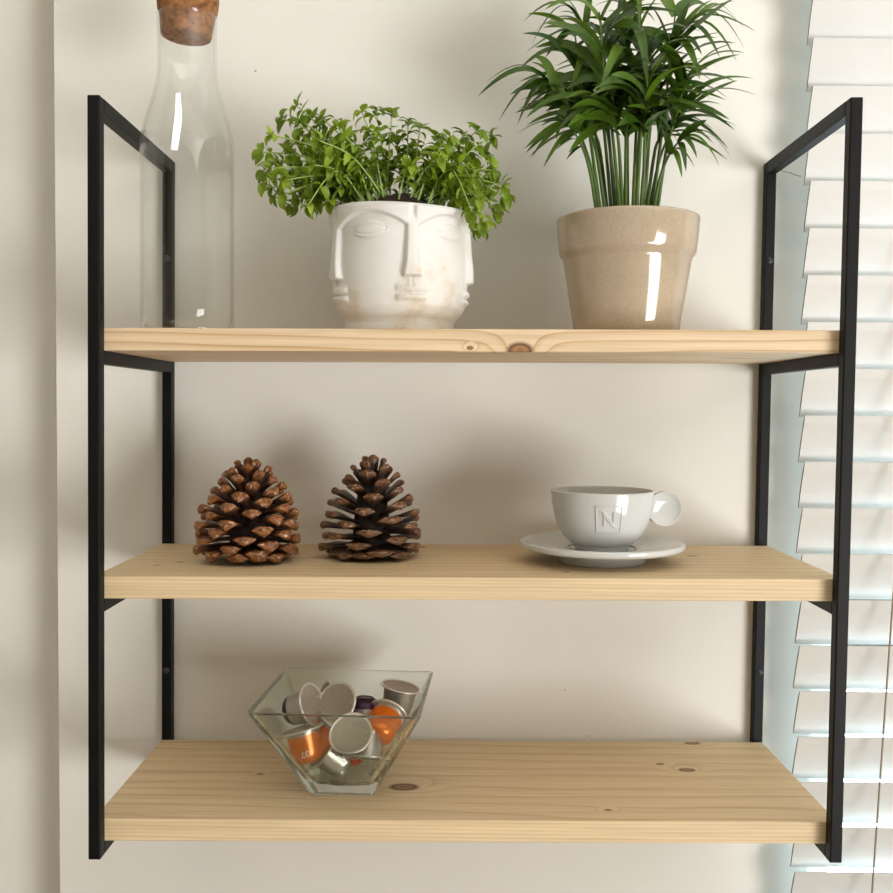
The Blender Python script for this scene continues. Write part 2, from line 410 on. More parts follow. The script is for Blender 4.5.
def cork_mat():
    m, nt, b = newmat('cork'); L = nt.links.new
    tc = N(nt, 'ShaderNodeTexCoord')
    v = N(nt, 'ShaderNodeTexVoronoi'); v.inputs['Scale'].default_value = 420; L(tc.outputs['Object'], v.inputs['Vector'])
    n = N(nt, 'ShaderNodeTexNoise'); n.inputs['Scale'].default_value = 170; n.inputs['Detail'].default_value = 5; L(tc.outputs['Object'], n.inputs['Vector'])
    r = ramp(nt, [(0.32, (0.12, 0.045, 0.014)), (0.48, (0.27, 0.115, 0.038)), (0.72, (0.40, 0.20, 0.08))]); L(n.outputs['Fac'], r.inputs['Fac'])
    r2 = ramp(nt, [(0.0, (0.72, 0.68, 0.62)), (0.6, (1.1, 1.05, 1.0))]); L(v.outputs['Color'], r2.inputs['Fac'])
    mu = N(nt, 'ShaderNodeMix', data_type='RGBA', blend_type='MULTIPLY'); mu.inputs[0].default_value = 1; L(r.outputs[0], mu.inputs[6]); L(r2.outputs[0], mu.inputs[7])
    L(mu.outputs[2], b.inputs['Base Color']); b.inputs['Roughness'].default_value = 0.85
    bpn = N(nt, 'ShaderNodeBump'); bpn.inputs['Strength'].default_value = 0.6; bpn.inputs['Distance'].default_value = 0.0008; L(n.outputs['Fac'], bpn.inputs['Height']); L(bpn.outputs[0], b.inputs['Normal'])
cork_mat()
cb = hz(38)
rc0 = RN - th_ - 0.0022
cork = lathe(spline([(0, 0), (rc0 * 0.8, 0.0), (rc0 - 0.001, 0.0006), (rc0, 0.003), (RN - th_ - 0.0004, rim - cb), (RN - 0.0002, rim - cb + 0.004), (RN + 0.0010, rim - cb + 0.016), (RN, rim - cb + 0.020), (RN - 0.004, rim - cb + 0.0212), (0, rim - cb + 0.0215)], 2), 48)
bmesh.ops.rotate(cork, verts=cork.verts, cent=(0, 0, rim - cb), matrix=Matrix.Rotation(math.radians(3.0), 3, 'Y'))
obj('cork_stopper', cork, 'cork', bottle, loc=(0, 0, cb), smooth=True)

# ------------------------------------------------------------------ face planter with basil
fy = 0.098
fp = on_shelf(399.5, 270, fy, Z1)
planter = thing('potted_basil', fp, 'bushy small-leaved basil in a white pot sculpted with faces', 'potted plant')
fpm = F_PX / (fy - CAM.y)
def fz(v): return at_y(399.5, v, fy).z - fp.z
HT = fz(216)
RP = 0.0612
def smoothstep(a, b, x):
    t = max(0.0, min(1.0, (x - a) / (b - a))); return t * t * (3 - 2 * t)
def g(x, s): return math.exp(-(x / s) ** 2)
def base_r(t):          # t: 0 at the shelf, 1 at the rim
    pts = [(0, 0.0470), (0.03, 0.0480), (0.09, 0.0476), (0.115, 0.0484), (0.15, 0.0515), (0.22, 0.0558), (0.34, 0.0582), (0.55, 0.0588), (0.80, 0.0582), (0.93, 0.0578), (1.0, 0.0590)]
    for (a, ra), (b, rb) in zip(pts, pts[1:]):
        if t <= b:
            k = (t - a) / (b - a); return ra + (rb - ra) * k
    return pts[-1][1]
PER = 2 * PI / 5
def relief(th, t):
    """th measured from the front nose; noses repeat every 72 degrees, eyes lie half way."""
    a = (th + PER / 2) % PER - PER / 2          # angle from the nearest nose
    s = a * RP * 1000                            # mm along the wall
    z = t * HT * 1000                            # mm above the shelf
    top = HT * 1000
    h = 0.0
    # nose: narrow at the brow, wide wedge at the tip
    zn0, zn1 = top * 0.435, top * 0.93
    if z > zn0 - 4:
        k = max(0.0, min(1.0, (z - zn0) / (zn1 - zn0)))
        hw = 6.4 - 1.6 * k + 1.6 * g(k, 0.16)
        ridge = smoothstep(hw + 1.0, hw - 1.4, abs(s))
        hh = (3.4 * (1 - k) ** 0.8 + 3.2) * smoothstep(zn0 - 1.4, zn0 + 0.8, z) * smoothstep(1.06, 0.80, k)
        h = max(h, hh * ridge * (1 - 0.10 * abs(s) / max(hw, 1)))
        # nostril wings
        wing = 3.0 * g((abs(s) - 4.6) / 2.4, 1) * g((z - zn0 - 3) / 4.0, 1)
        h = max(h, wing)
    # brow arch, from nose to nose over the eye
    e = abs(a) / (PER / 2)                       # 0 nose .. 1 eye
    arch = top * (0.78 + 0.165 * math.sin(min(1.0, e * 1.0) * PI / 2) ** 0.7)
    d = z - arch
    h = max(h, 3.4 * smoothstep(-2.0, 0.5, d) * smoothstep(0.0, 0.10, e))
    # eye
    se = (PER / 2 - abs(a)) * RP * 1000 * (1 if True else 1)
    ze = top * 0.80
    el = (se / 15.5) ** 2 + ((z - ze) / 7.0) ** 2
    h += 2.0 * max(0.0, 1 - el) ** 0.5 * 1.0
    lidline = ze - 0.6 + 2.6 * (1 - (se / 15) ** 2)
    if se < 16: h -= 0.9 * g(z - (ze - 1.5 - 2.6 * (1 - (se / 16) ** 2)), 0.9) + 0.8 * g(z - lidline - 1.6, 0.8)
    h += 0.9 * smoothstep(18.5, 16, se) * g(z - (ze - 5.6 * max(0, 1 - (se / 18) ** 2) - 0.5), 1.2)
    # lips
    zl = top * 0.305
    lw = 14.5
    if abs(s) < lw + 2:
        f = max(0.0, 1 - (s / lw) ** 2)
        up_ = 3.6 * f ** 0.6 * g((z - zl - 3.6 + 1.0 * g(s, 2.0)) / 3.4, 1)
        lo_ = 4.0 * f ** 0.6 * g((z - zl + 3.4) / 3.0, 1)
        h = max(h, up_, lo_)
        h -= 1.0 * f ** 0.5 * g((z - zl) / 0.8, 1)
    # philtrum
    h += 0.9 * g((abs(s) - 2.2) / 1.0, 1) * smoothstep(zl + 4, zl + 7, z) * smoothstep(zn0 + 1, zn0 - 2, z)
    # chin and cheek swell
    h += 2.0 * g(s / 13, 1) * g((z - top * 0.16) / 7, 1) * smoothstep(0.10, 0.2, t)
    h *= smoothstep(0.10, 0.18, t) * smoothstep(1.01, 0.985, t)
    return h / 1000
bm = bmesh.new()
NT, NZ = 420, 170
phi0 = math.radians(-90 + 13.0)                  # the nose that looks past the camera's right
rings = []
for j in range(NZ + 1):
    t = j / NZ; row = []
    for i in range(NT):
        th = 2 * PI * i / NT
        r = base_r(t) + relief(th - phi0, t)
        n_ = noise.noise(Vector((math.cos(th) * 3, math.sin(th) * 3, t * 5))) * 0.0005
        r += n_
        row.append(bm.verts.new((r * math.cos(th), r * math.sin(th), t * HT + (0.0014 * math.sin(th * 2 + 0.6)) * smoothstep(0.9, 1, t))))
    rings.append(row)
for q, (rr, zz) in enumerate([(0.0600, 0.0010), (0.0580, 0.0016), (0.0562, 0.0004), (0.0550, -0.004), (0.0545, -0.012), (0.0540, -0.03)]):
    rings.append([bm.verts.new((rr * math.cos(2 * PI * i / NT), rr * math.sin(2 * PI * i / NT), HT + zz + 0.0014 * math.sin(2 * PI * i / NT * 2 + 0.6) * (1 if q < 3 else 0))) for i in range(NT)])
for a, b in zip(rings, rings[1:]):
    for i in range(NT): bm.faces.new((a[i], a[(i + 1) % NT], b[(i + 1) % NT], b[i]))
bm.faces.new(rings[0][::-1])
def plaster():
    m, nt, b = newmat('patina_plaster'); L = nt.links.new
    tc = N(nt, 'ShaderNodeTexCoord')
    n = N(nt, 'ShaderNodeTexNoise'); n.inputs['Scale'].default_value = 38; n.inputs['Detail'].default_value = 7; n.inputs['Roughness'].default_value = 0.65; L(tc.outputs['Object'], n.inputs['Vector'])
    n2 = N(nt, 'ShaderNodeTexNoise'); n2.inputs['Scale'].default_value = 11; n2.inputs['Detail'].default_value = 2; L(tc.outputs['Object'], n2.inputs['Vector'])
    mu = N(nt, 'ShaderNodeMath', operation='MULTIPLY'); L(n.outputs['Fac'], mu.inputs[0]); L(n2.outputs['Fac'], mu.inputs[1])
    r = ramp(nt, [(0.22, (0.76, 0.745, 0.725)), (0.31, (0.74, 0.71, 0.66)), (0.42, (0.64, 0.56, 0.44))]); L(mu.outputs[0], r.inputs['Fac'])
    L(r.outputs[0], b.inputs['Base Color']); b.inputs['Roughness'].default_value = 0.6
    bpn = N(nt, 'ShaderNodeBump'); bpn.inputs['Strength'].default_value = 0.25; bpn.inputs['Distance'].default_value = 0.0006; L(n.outputs['Fac'], bpn.inputs['Height']); L(bpn.outputs[0], b.inputs['Normal'])
plaster()
obj('face_pot', bm, 'patina_plaster', planter, smooth=True)
def soil_disc(r, z, amp, seed):
    bm = bmesh.new(); rows = []; n = 48; m = 12
    c = bm.verts.new((0, 0, z + amp))
    for j in range(1, m + 1):
        rr = r * j / m
        rows.append([bm.verts.new((rr * math.cos(2 * PI * i / n), rr * math.sin(2 * PI * i / n),
                    z + amp * (1 - (j / m) ** 2) + (0.004 * noise.noise(Vector((rr * 120 * math.cos(2 * PI * i / n) + seed, rr * 120 * math.sin(2 * PI * i / n), 0))) if j < m else 0))) for i in range(n)])
    for i in range(n): bm.faces.new((c, rows[0][i], rows[0][(i + 1) % n]))
    for a, b in zip(rows, rows[1:]):
        for i in range(n): bm.faces.new((a[i], b[i], b[(i + 1) % n], a[(i + 1) % n]))
    return bm
obj('soil', soil_disc(0.0542, HT - 0.012, 0.029, 3), 'soil', planter, smooth=True)

def blade(bm, base, dirv, upv, length, width, droop, fold=0.25, n=5, shape=0.42):
    """One leaf as a folded blade: base point, direction, normal; droops along its length."""
    d = Vector(dirv).normalized(); u = Vector(upv); u = (u - d * u.dot(d)).normalized(); s = d.cross(u)
    rows = []; pos = Vector(base)
    for i in range(n + 1):
        t = i / n
        ang = droop * t
        dd = (d * math.cos(ang) - u * math.sin(ang)); uu = (u * math.cos(ang) + d * math.sin(ang))
        w = width * 0.5 * (max(0.0, math.sin(PI * t ** shape) if t < 1 else 0) ** 0.85)
        if i == 0: w = width * 0.06
        rows.append((bm.verts.new(pos + s * w + uu * w * fold), bm.verts.new(pos), bm.verts.new(pos - s * w + uu * w * fold)) if 0 < i < n
                    else ((bm.verts.new(pos + s * w), bm.verts.new(pos), bm.verts.new(pos - s * w)) if i == 0 else (bm.verts.new(pos),)))
        pos = pos + dd * (length / n)
    for a, b in zip(rows, rows[1:]):
        if len(b) == 3:
            bm.faces.new((a[0], a[1], b[1], b[0])); bm.faces.new((a[1], a[2], b[2], b[1]))
        else:
            bm.faces.new((a[0], a[1], b[0])); bm.faces.new((a[1], a[2], b[0]))
rng = random.Random(7)
# basil leaf shapes shared by all leaves
basil_me = []
for k in range(6):
    bm = bmesh.new(); blade(bm, (0, 0, 0), (0, 1, 0), (0, 0, 1), 1.0, 0.44 + 0.06 * (k % 3), 0.25 + 0.34 * k, 0.35 + 0.1 * (k % 2), 5, 0.66)
    me = bpy.data.meshes.new('basil_leaf'); bm.normal_update(); bm.to_mesh(me); bm.free(); me.materials.append(MATS['basil_leaf'])
    for p in me.polygons: p.use_smooth = True
    basil_me.append(me)
tips_px = [(262, 152), (270, 168), (264, 182), (275, 198), (290, 206), (270, 135), (282, 118), (297, 106), (309, 116), (322, 118), (336, 126), (300, 135), (318, 140), (345, 134), (292, 155), (312, 165), (285, 180), (306, 188), (330, 178), (308, 205), (330, 203), (345, 195), (332, 156), (352, 158),
           (362, 112), (376, 110), (392, 113), (408, 122), (420, 128), (372, 132), (396, 136), (416, 145), (366, 165), (390, 162), (412, 166), (358, 188), (430, 150), (438, 138), (425, 178),
           (450, 136), (464, 135), (478, 130), (492, 136), (452, 155), (470, 152), (486, 155), (494, 170), (503, 185), (505, 198), (497, 210), (486, 222), (478, 230), (470, 222), (480, 200), (462, 185), (476, 175), (455, 172), (440, 178), (452, 200), (466, 208), (490, 190),
           (288, 142), (340, 145), (300, 120), (265, 172), (320, 195), (382, 150), (404, 150), (440, 160), (474, 190), (488, 176), (272, 188), (284, 194), (298, 198), (316, 200), (338, 205), (300, 178), (322, 186), (278, 160), (298, 168), (318, 150), (460, 198), (472, 212), (446, 188), (350, 176), (430, 168), (385, 170)]
leaves = []           # (matrix, size)
bm_st = bmesh.new(); stems_objs = []
soil_top = HT + 0.008
for si, (u, v) in enumerate(tips_px):
    off = (u - 399.5) / 110.0
    ey = rng.uniform(-0.050, 0.052) * (1.0 if abs(off) < 0.8 else 0.7)
    P = at_y(u, v, fy + ey) - fp
    rb = 0.036 * math.sqrt(rng.random()); ab = math.atan2(P.y, P.x) + rng.uniform(-0.5, 0.5)
    B = Vector((rb * math.cos(ab), rb * math.sin(ab) * 0.9, soil_top - 0.004))
    hl = Vector((P.x, P.y, 0)).length
    # stems rise over the rim before they spread
    Mid = B.lerp(P, 0.5) + Vector((0, 0, 0.010 + 0.10 * max(0, hl - 0.05) + max(0.0, (soil_top + 0.012 - P.z)) * 0.9))
    pts = [Vector(q) for q in spline([tuple(B), tuple(Mid), tuple(P)], 6)]
    bm = bmesh.new(); tube(bm, pts, [0.00095 - 0.00045 * i / len(pts) for i in range(len(pts))], 5)
    obj('stem', bm, 'basil_stem', planter, smooth=True)
    # opposite leaf pairs along the outer half and a whorl at the tip
    def put(pos, d, size):
        z = Vector((0, 0, 1)) + Vector((rng.uniform(-.5, .5), rng.uniform(-.9, .2), rng.uniform(-.2, .3)))
        y = d.normalized(); x = y.cross(z).normalized(); zz = x.cross(y)
        leaves.append((Matrix(((x.x * size, y.x * size, zz.x * size, pos.x), (x.y * size, y.y * size, zz.y * size, pos.y), (x.z * size, y.z * size, zz.z * size, pos.z), (0, 0, 0, 1))), size))
    n = len(pts)
    for f in (0.34, 0.44, 0.54, 0.64, 0.74, 0.83, 0.92):
        i = min(n - 2, int(f * (n - 1))); p = pts[i]; t = (pts[i + 1] - pts[i]).normalized()
        a0 = rng.uniform(0, PI); sd = t.cross(Vector((math.cos(a0), math.sin(a0), 0.3))).normalized()
        for sg in (-1, 1):
            put(p + t * rng.uniform(-.002, .002), sd * sg + t * 0.35 + Vector((0, 0, rng.uniform(-.5, .25))), rng.uniform(0.0090, 0.0160))
    t = (pts[-1] - pts[-2]).normalized()
    for k in range(5):
        a0 = k * 2.4 + rng.uniform(-.4, .4)
        q = t.orthogonal().normalized(); q.rotate(Quaternion(t, a0))
        put(pts[-1], q * 0.9 + t * rng.uniform(0.1, 0.7) + Vector((0, 0, rng.uniform(-.35, .1))), rng.uniform(0.0085, 0.0150))
# leaves nearest to the photographer are single parts, the rest one mass
leaves.sort(key=lambda e: e[0].translation.y - e[1] * 2)
front, rest = leaves[:300], leaves[300:]
for i, (M, s) in enumerate(front):
    o = obj('leaf', basil_me[i % 6], None, planter); o.matrix_local = M
bm = bmesh.new()
for i, (M, s) in enumerate(rest):
    k0 = len(bm.verts); bm.from_mesh(basil_me[i % 6]); bm.verts.ensure_lookup_table()
    bmesh.ops.transform(bm, matrix=M, verts=bm.verts[k0:])
o = obj('leaves', bm, 'basil_leaf', planter, smooth=True); o['kind'] = 'stuff'

# ------------------------------------------------------------------ palm
py = 0.098
pp = on_shelf(627.0, 270, py, Z1)
palm = thing('potted_palm', pp, 'dark green parlour palm in a glossy beige ceramic pot', 'potted plant')
ppm = F_PX / (py - CAM.y)
def pz(v): return at_y(627, v, py).z - pp.z
HP = pz(219)
def glaze():
    m, nt, b = newmat('beige_glaze'); L = nt.links.new
    tc = N(nt, 'ShaderNodeTexCoord')
    n = N(nt, 'ShaderNodeTexNoise'); n.inputs['Scale'].default_value = 700; n.inputs['Detail'].default_value = 2; L(tc.outputs['Object'], n.inputs['Vector'])
    n2 = N(nt, 'ShaderNodeTexNoise'); n2.inputs['Scale'].default_value = 25; L(tc.outputs['Object'], n2.inputs['Vector'])
    r = ramp(nt, [(0.35, (0.41, 0.325, 0.232)), (0.55, (0.47, 0.375, 0.272)), (0.75, (0.52, 0.425, 0.315))])
    ad = N(nt, 'ShaderNodeMath', operation='MULTIPLY_ADD'); ad.inputs[1].default_value = 0.4; L(n2.outputs['Fac'], ad.inputs[0])
    ml = N(nt, 'ShaderNodeMath', operation='MULTIPLY'); ml.inputs[1].default_value = 0.6; L(n.outputs['Fac'], ml.inputs[0]); L(ml.outputs[0], ad.inputs[2])
    L(ad.outputs[0], r.inputs['Fac']); L(r.outputs[0], b.inputs['Base Color']); b.inputs['Roughness'].default_value = 0.09; b.inputs['Coat Weight'].default_value = 0.3
glaze()
q = 1 / ppm
prof = [(0, 0), (50 * q, 0), (51.5 * q, 0.0012), (53 * q, pz(325)), (58.5 * q, pz(292)), (62.6 * q, pz(264)), (63.6 * q, pz(260)), (66.8 * q, pz(256)), (67.6 * q, pz(252)), (69.2 * q, pz(236)), (70.3 * q, pz(222)), (69.9 * q, HP - 0.0006), (68.5 * q, HP), (66.5 * q, HP - 0.001), (65.0 * q, HP - 0.006), (62 * q, HP - 0.03), (60 * q, HP - 0.034), (0, HP - 0.034)]
obj('glazed_pot', lathe(prof, 96), 'beige_glaze', palm, smooth=True)
obj('soil', soil_disc(63.0 * q, HP - 0.012, 0.008, 9), 'soil', palm, smooth=True)

def palm_leaf(base, tip, arch, width, parent, ploc, brown=False, n=9, twist=0.0):
    """A strap leaf from base to tip whose middle is lifted by arch (vector)."""
    base, tip, arch = Vector(base), Vector(tip), Vector(arch)
    bm = bmesh.new(); rows = []
    pts = []
    for i in range(n + 1):
        t = i / n
        pts.append(base.lerp(tip, t) + arch * (4 * t * (1 - t)) * (1.25 - 0.5 * t))
    for i, p in enumerate(pts):
        t = i / n
        d = (pts[min(i + 1, n)] - pts[max(i - 1, 0)]).normalized()
        u = Vector((0.15 * math.sin(twist * 3), -0.55 + 0.4 * math.sin(twist), 0.8)); s = d.cross(u)
        if s.length < 1e-3: s = Vector((1, 0, 0))
        s.normalize(); s.rotate(Quaternion(d, twist * (0.3 + 0.7 * t))); nn = s.cross(d)
        w = width * 0.5 * (math.sin(PI * min(1, (0.08 + 0.92 * t) ** 0.62)) ** 0.75 if t < 1 else 0.0)
        if i == n: rows.append((bm.verts.new(p - ploc),))
        else:
            w = max(w, 0.0006)
            rows.append((bm.verts.new(p + s * w + nn * w * 0.28 - ploc), bm.verts.new(p - ploc), bm.verts.new(p - s * w + nn * w * 0.28 - ploc)))
    for a, b in zip(rows, rows[1:]):
        if len(b) == 3:
            bm.faces.new((a[0], a[1], b[1], b[0])); bm.faces.new((a[1], a[2], b[2], b[1]))
        else: bm.faces.new((a[0], a[1], b[0])); bm.faces.new((a[1], a[2], b[0]))
    return obj('leaf', bm, 'palm_leaf', parent, smooth=True)
def px(u, v, dy): return at_y(u, v, py + dy) - pp
def frond(base_px, way, dy0, dy1, leaves_px, auto=None, rad=0.0017):
    """base_px x on the soil, way: pixel points of the stem, leaves: (u0,v0,u1,v1,dy,arch,width)."""
    pts = [px(base_px, 222, dy0 * 0.5)]
    k = len(way)
    for i, (u, v) in enumerate(way): pts.append(px(u, v, dy0 * 0.5 + (dy1 - dy0 * 0.5) * (i + 1) / k))
    cur = [Vector(c) for c in spline([tuple(p) for p in pts], 5)]
    bm = bmesh.new(); m = len(cur)
    tube(bm, cur, [rad * (1 - 0.7 * i / m) for i in range(m)], 6)
    st = obj('stem', bm, 'palm_stem', palm, smooth=True)
    zero = Vector((0, 0, 0))
    for (u0, v0, u1, v1, ddy, ar, wd) in leaves_px:
        # start on the stem point nearest to the given pixel
        b = px(u0, v0, dy1)
        j = min(range(m), key=lambda i: (cur[i] - b).length)
        base = cur[j]
        tip = px(u1, v1, dy1 + ddy)
        L = (tip - base).length
        palm_leaf(base, tip, Vector((0, -0.1 * L, ar * L)), wd, st, zero, twist=rng.uniform(-.5, .5))
    if auto:
        nl, l0, wd = auto
        for i in range(nl):
            f = 0.50 + 0.5 * (i / max(1, nl - 1)) ** 1.0
            j = min(m - 2, int(f * (m - 1))); base = cur[j]; t = (cur[j + 1] - cur[j]).normalized()
            sgn = 1 if i % 2 else -1
            side = t.cross(Vector((rng.uniform(-.4, .4), -1, rng.uniform(-.3, .3)))).normalized() * sgn
            dep = Vector((0, rng.uniform(-0.75, 0.6), 0))
            L = l0 * rng.uniform(0.75, 1.15)
            dv = (side * rng.uniform(0.45, 0.95) + t * rng.uniform(0.35, 0.8) + dep).normalized()
            tip = base + dv * L * 0.92 + Vector((0, 0, -L * rng.uniform(0.10, 0.55)))
            if tip.z < px(627, 176, 0).z: tip.z = px(627, 176, 0).z + rng.uniform(0, 0.02)
            if tip.y + pp.y > DW - 0.006: tip.y = DW - 0.006 - pp.y
            palm_leaf(base, tip, Vector((0, 0, 1)) * L * rng.uniform(0.10, 0.22), wd * rng.uniform(0.8, 1.2), st, zero, twist=rng.uniform(-.9, .9))
    return st
# fronds whose leaves draw the outline
frond(600, [(592, 170), (572, 115), (547, 80)], -0.02, -0.01, [(549, 80, 477, 97, 0.0, 0.20, 0.0070), (548, 80, 484, 84, 0.01, 0.22, 0.0052), (540, 78, 498, 122, -0.01, 0.16, 0.0075), (546, 80, 517, 126, 0.0, 0.14, 0.0085), (556, 85, 534, 57, 0.0, 0.25, 0.008), (557, 92, 520, 116, 0.02, 0.1, 0.004), (566, 105, 556, 140, -0.02, 0.12, 0.008), (570, 110, 530, 62, 0.02, 0.15, 0.006)])
frond(612, [(606, 150), (598, 80), (588, 35), (575, 15)], 0.00, 0.02, [(583, 28, 523, 22, 0.0, 0.30, 0.0055), (583, 28, 531, 46, 0.0, 0.45, 0.005), (586, 32, 532, 34, 0.01, 0.22, 0.0055), (588, 36, 552, 46, -0.01, 0.30, 0.006), (590, 45, 545, 58, -0.02, 0.28, 0.009), (586, 32, 592, -14, 0.0, 0.1, 0.007), (580, 22, 562, -4, 0.0, 0.1, 0.004), (592, 40, 560, 12, 0.0, 0.2, 0.005), (598, 60, 570, 95, -0.04, 0.3, 0.008)])
frond(626, [(626, 140), (628, 70), (632, 10), (634, -22)], -0.02, -0.01, [(628, 60, 598, 38, 0.0, 0.5, 0.006), (629, 40, 605, 12, 0.0, 0.3, 0.005), (630, 30, 612, -15, 0.0, 0.1, 0.007), (632, 10, 617, 14, -0.02, 0.5, 0.009), (632, 15, 650, -15, 0.0, 0.2, 0.008), (630, 35, 655, 22, 0.01, 0.4, 0.007), (628, 60, 600, 92, -0.04, 0.25, 0.010), (629, 48, 648, 90, -0.05, 0.3, 0.010), (632, 5, 640, 32, -0.04, 0.5, 0.008)])
frond(640, [(646, 150), (658, 80), (676, 40), (696, 18)], -0.01, -0.02, [(662, 55, 741, -6, -0.02, 0.04, 0.016), (690, 24, 745, 50, 0.01, 0.30, 0.006), (692, 20, 746, 30, 0.02, 0.18, 0.005), (684, 30, 737, 62, 0.0, 0.25, 0.008), (680, 34, 720, 58, -0.02, 0.26, 0.008), (696, 18, 738, 22, 0.03, 0.2, 0.004), (672, 44, 702, 55, -0.03, 0.2, 0.008), (665, 52, 650, 5, 0.0, 0.1, 0.011), (672, 44, 690, 2, 0.0, 0.1, 0.009), (668, 50, 700, 80, -0.04, 0.25, 0.010), (676, 40, 712, 0, 0.01, 0.1, 0.006)])
frond(648, [(658, 165), (672, 130), (688, 108)], 0.02, 0.02, [(686, 110, 738, 80, 0.01, 0.04, 0.0055), (684, 112, 722, 105, 0.0, 0.12, 0.005), (680, 115, 712, 108, -0.01, 0.2, 0.006), (676, 122, 700, 86, -0.01, 0.1, 0.008), (674, 126, 690, 75, -0.02, 0.1, 0.009), (682, 114, 708, 92, 0.0, 0.15, 0.005), (672, 130, 648, 100, -0.03, 0.15, 0.009), (668, 138, 696, 118, -0.03, 0.12, 0.009)])
frond(652, [(660, 178), (672, 150), (686, 136)], -0.02, -0.02, [(684, 138, 733, 161, 0.01, 0.24, 0.0045), (684, 138, 720, 167, 0.0, 0.20, 0.0065), (680, 142, 707, 120, 0.0, 0.08, 0.009), (682, 140, 697, 158, -0.01, 0.18, 0.006), (678, 144, 686, 172, -0.01, 0.16, 0.006), (674, 150, 682, 178, 0.0, 0.14, 0.006), (670, 156, 662, 130, -0.02, 0.1, 0.008), (674, 148, 695, 168, 0.0, 0.2, 0.004)])
frond(598, [(590, 172), (580, 142), (566, 122)], -0.02, -0.03, [(568, 124, 516, 134, 0.0, 0.12, 0.006), (572, 128, 531, 158, 0.0, 0.16, 0.007), (576, 134, 543, 168, 0.0, 0.14, 0.006), (570, 126, 545, 112, 0.0, 0.15, 0.007), (580, 142, 556, 150, -0.02, 0.1, 0.006), (574, 130, 596, 108, -0.03, 0.1, 0.010), (582, 146, 566, 160, 0.0, 0.1, 0.004)])
# the crowded middle of the plant
for i in range(18):
    bx = 602 + i * 3.0 + rng.uniform(-3, 3)
    tx = 625 + (i - 8.5) * 6.6 + rng.uniform(-8, 8); tv = [30, 92, 55, 112, 12, 74][i % 6] + rng.uniform(-12, 12)
    frond(bx, [(bx + (tx - bx) * 0.35, 150), (bx + (tx - bx) * 0.7, (150 + tv) / 2), (tx, tv)], rng.uniform(-0.03, 0.03), rng.uniform(-0.045, 0.04), [], auto=(12, rng.uniform(0.056, 0.086), rng.uniform(0.0072, 0.0108)), rad=0.0018)

# ------------------------------------------------------------------ pine cones
def cone_mats(name, tip0, tip1, body, hi):
    m, nt, b = newmat(name); L = nt.links.new
    tc = N(nt, 'ShaderNodeTexCoord'); sp = N(nt, 'ShaderNodeSeparateXYZ'); L(tc.outputs['Object'], sp.inputs[0])
    oi = N(nt, 'ShaderNodeObjectInfo')
    n = N(nt, 'ShaderNodeTexNoise'); n.inputs['Scale'].default_value = 5; n.inputs['Detail'].default_value = 5
    av = N(nt, 'ShaderNodeVectorMath', operation='ADD'); L(tc.outputs['Object'], av.inputs[0])
    cx = N(nt, 'ShaderNodeCombineXYZ'); ms = N(nt, 'ShaderNodeMath', operation='MULTIPLY'); ms.inputs[1].default_value = 30; L(oi.outputs['Random'], ms.inputs[0]); L(ms.outputs[0], cx.inputs[0]); L(cx.outputs[0], av.inputs[1])
    L(av.outputs[0], n.inputs['Vector'])
    rt_ = ramp(nt, [(0.35, tip0), (0.60, tip1), (0.70, hi)]); L(n.outputs['Fac'], rt_.inputs['Fac'])
    k = N(nt, 'ShaderNodeMapRange'); k.inputs['From Min'].default_value = 0.72; k.inputs['From Max'].default_value = 0.86; L(sp.outputs['Y'], k.inputs['Value'])
    mx = N(nt, 'ShaderNodeMix', data_type='RGBA'); L(k.outputs[0], mx.inputs[0]); mx.inputs[6].default_value = (*body, 1); L(rt_.outputs[0], mx.inputs[7])
    L(mx.outputs[2], b.inputs['Base Color']); b.inputs['Roughness'].default_value = 0.42
    bpn = N(nt, 'ShaderNodeBump'); bpn.inputs['Strength'].default_value = 0.5; bpn.inputs['Distance'].default_value = 0.0008; L(n.outputs['Fac'], bpn.inputs['Height']); L(bpn.outputs[0], b.inputs['Normal'])
cone_mats('cone_russet', (0.13, 0.045, 0.014), (0.30, 0.115, 0.032), (0.060, 0.024, 0.012), (0.62, 0.50, 0.40))
cone_mats('cone_umber', (0.085, 0.040, 0.020), (0.21, 0.098, 0.042), (0.045, 0.026, 0.018), (0.34, 0.25, 0.18))
simple('cone_core', (0.020, 0.010, 0.006), 0.9, var=0.3)
def scale_mesh(mat, boss, k):
    """Woody cone scale: base at the origin, grows along +Y to 1, upper side +Z; one unit wide and about one thick."""
    bm = bmesh.new()
    secs = [(0.0, .17, .12, -.12), (0.38, .27, .13, -.15), (0.68, .40, .16, -.22), (0.84, .50, .20, -.34 * boss), (0.94, .49, .24, -.50 * boss), (0.99, .36, .18, -.40 * boss), (1.015, .16, .02, -.22 * boss)]
    rows = []
    for y, w, zu, zl in secs:
        j = 0.03 * math.sin(k * 7 + y * 9)
        rows.append([bm.verts.new(c) for c in ((-w, y - 0.04 * (y > .6), .02 + j), (-w * .6, y, zu * .8), (0, y, zu), (w * .6, y, zu * .8), (w, y - 0.04 * (y > .6), .02 - j), (w * .55, y, zl * .55), (0, y + 0.01, zl), (-w * .55, y, zl * .55))])
    for a, b in zip(rows, rows[1:]):
        for i in range(8): bm.faces.new((a[i], a[(i + 1) % 8], b[(i + 1) % 8], b[i]))
    bm.faces.new(rows[0][::-1]); bm.faces.new(rows[-1])
    bmesh.ops.recalc_face_normals(bm, faces=bm.faces)
    me = bpy.data.meshes.new('scale'); bm.to_mesh(me); bm.free(); me.materials.append(MATS[mat])
    return me
def lerp_tab(tab, x):
    for (a, ra), (b, rb) in zip(tab, tab[1:]):
        if x <= b: return ra + (rb - ra) * (x - a) / (b - a)
    return tab[-1][1]
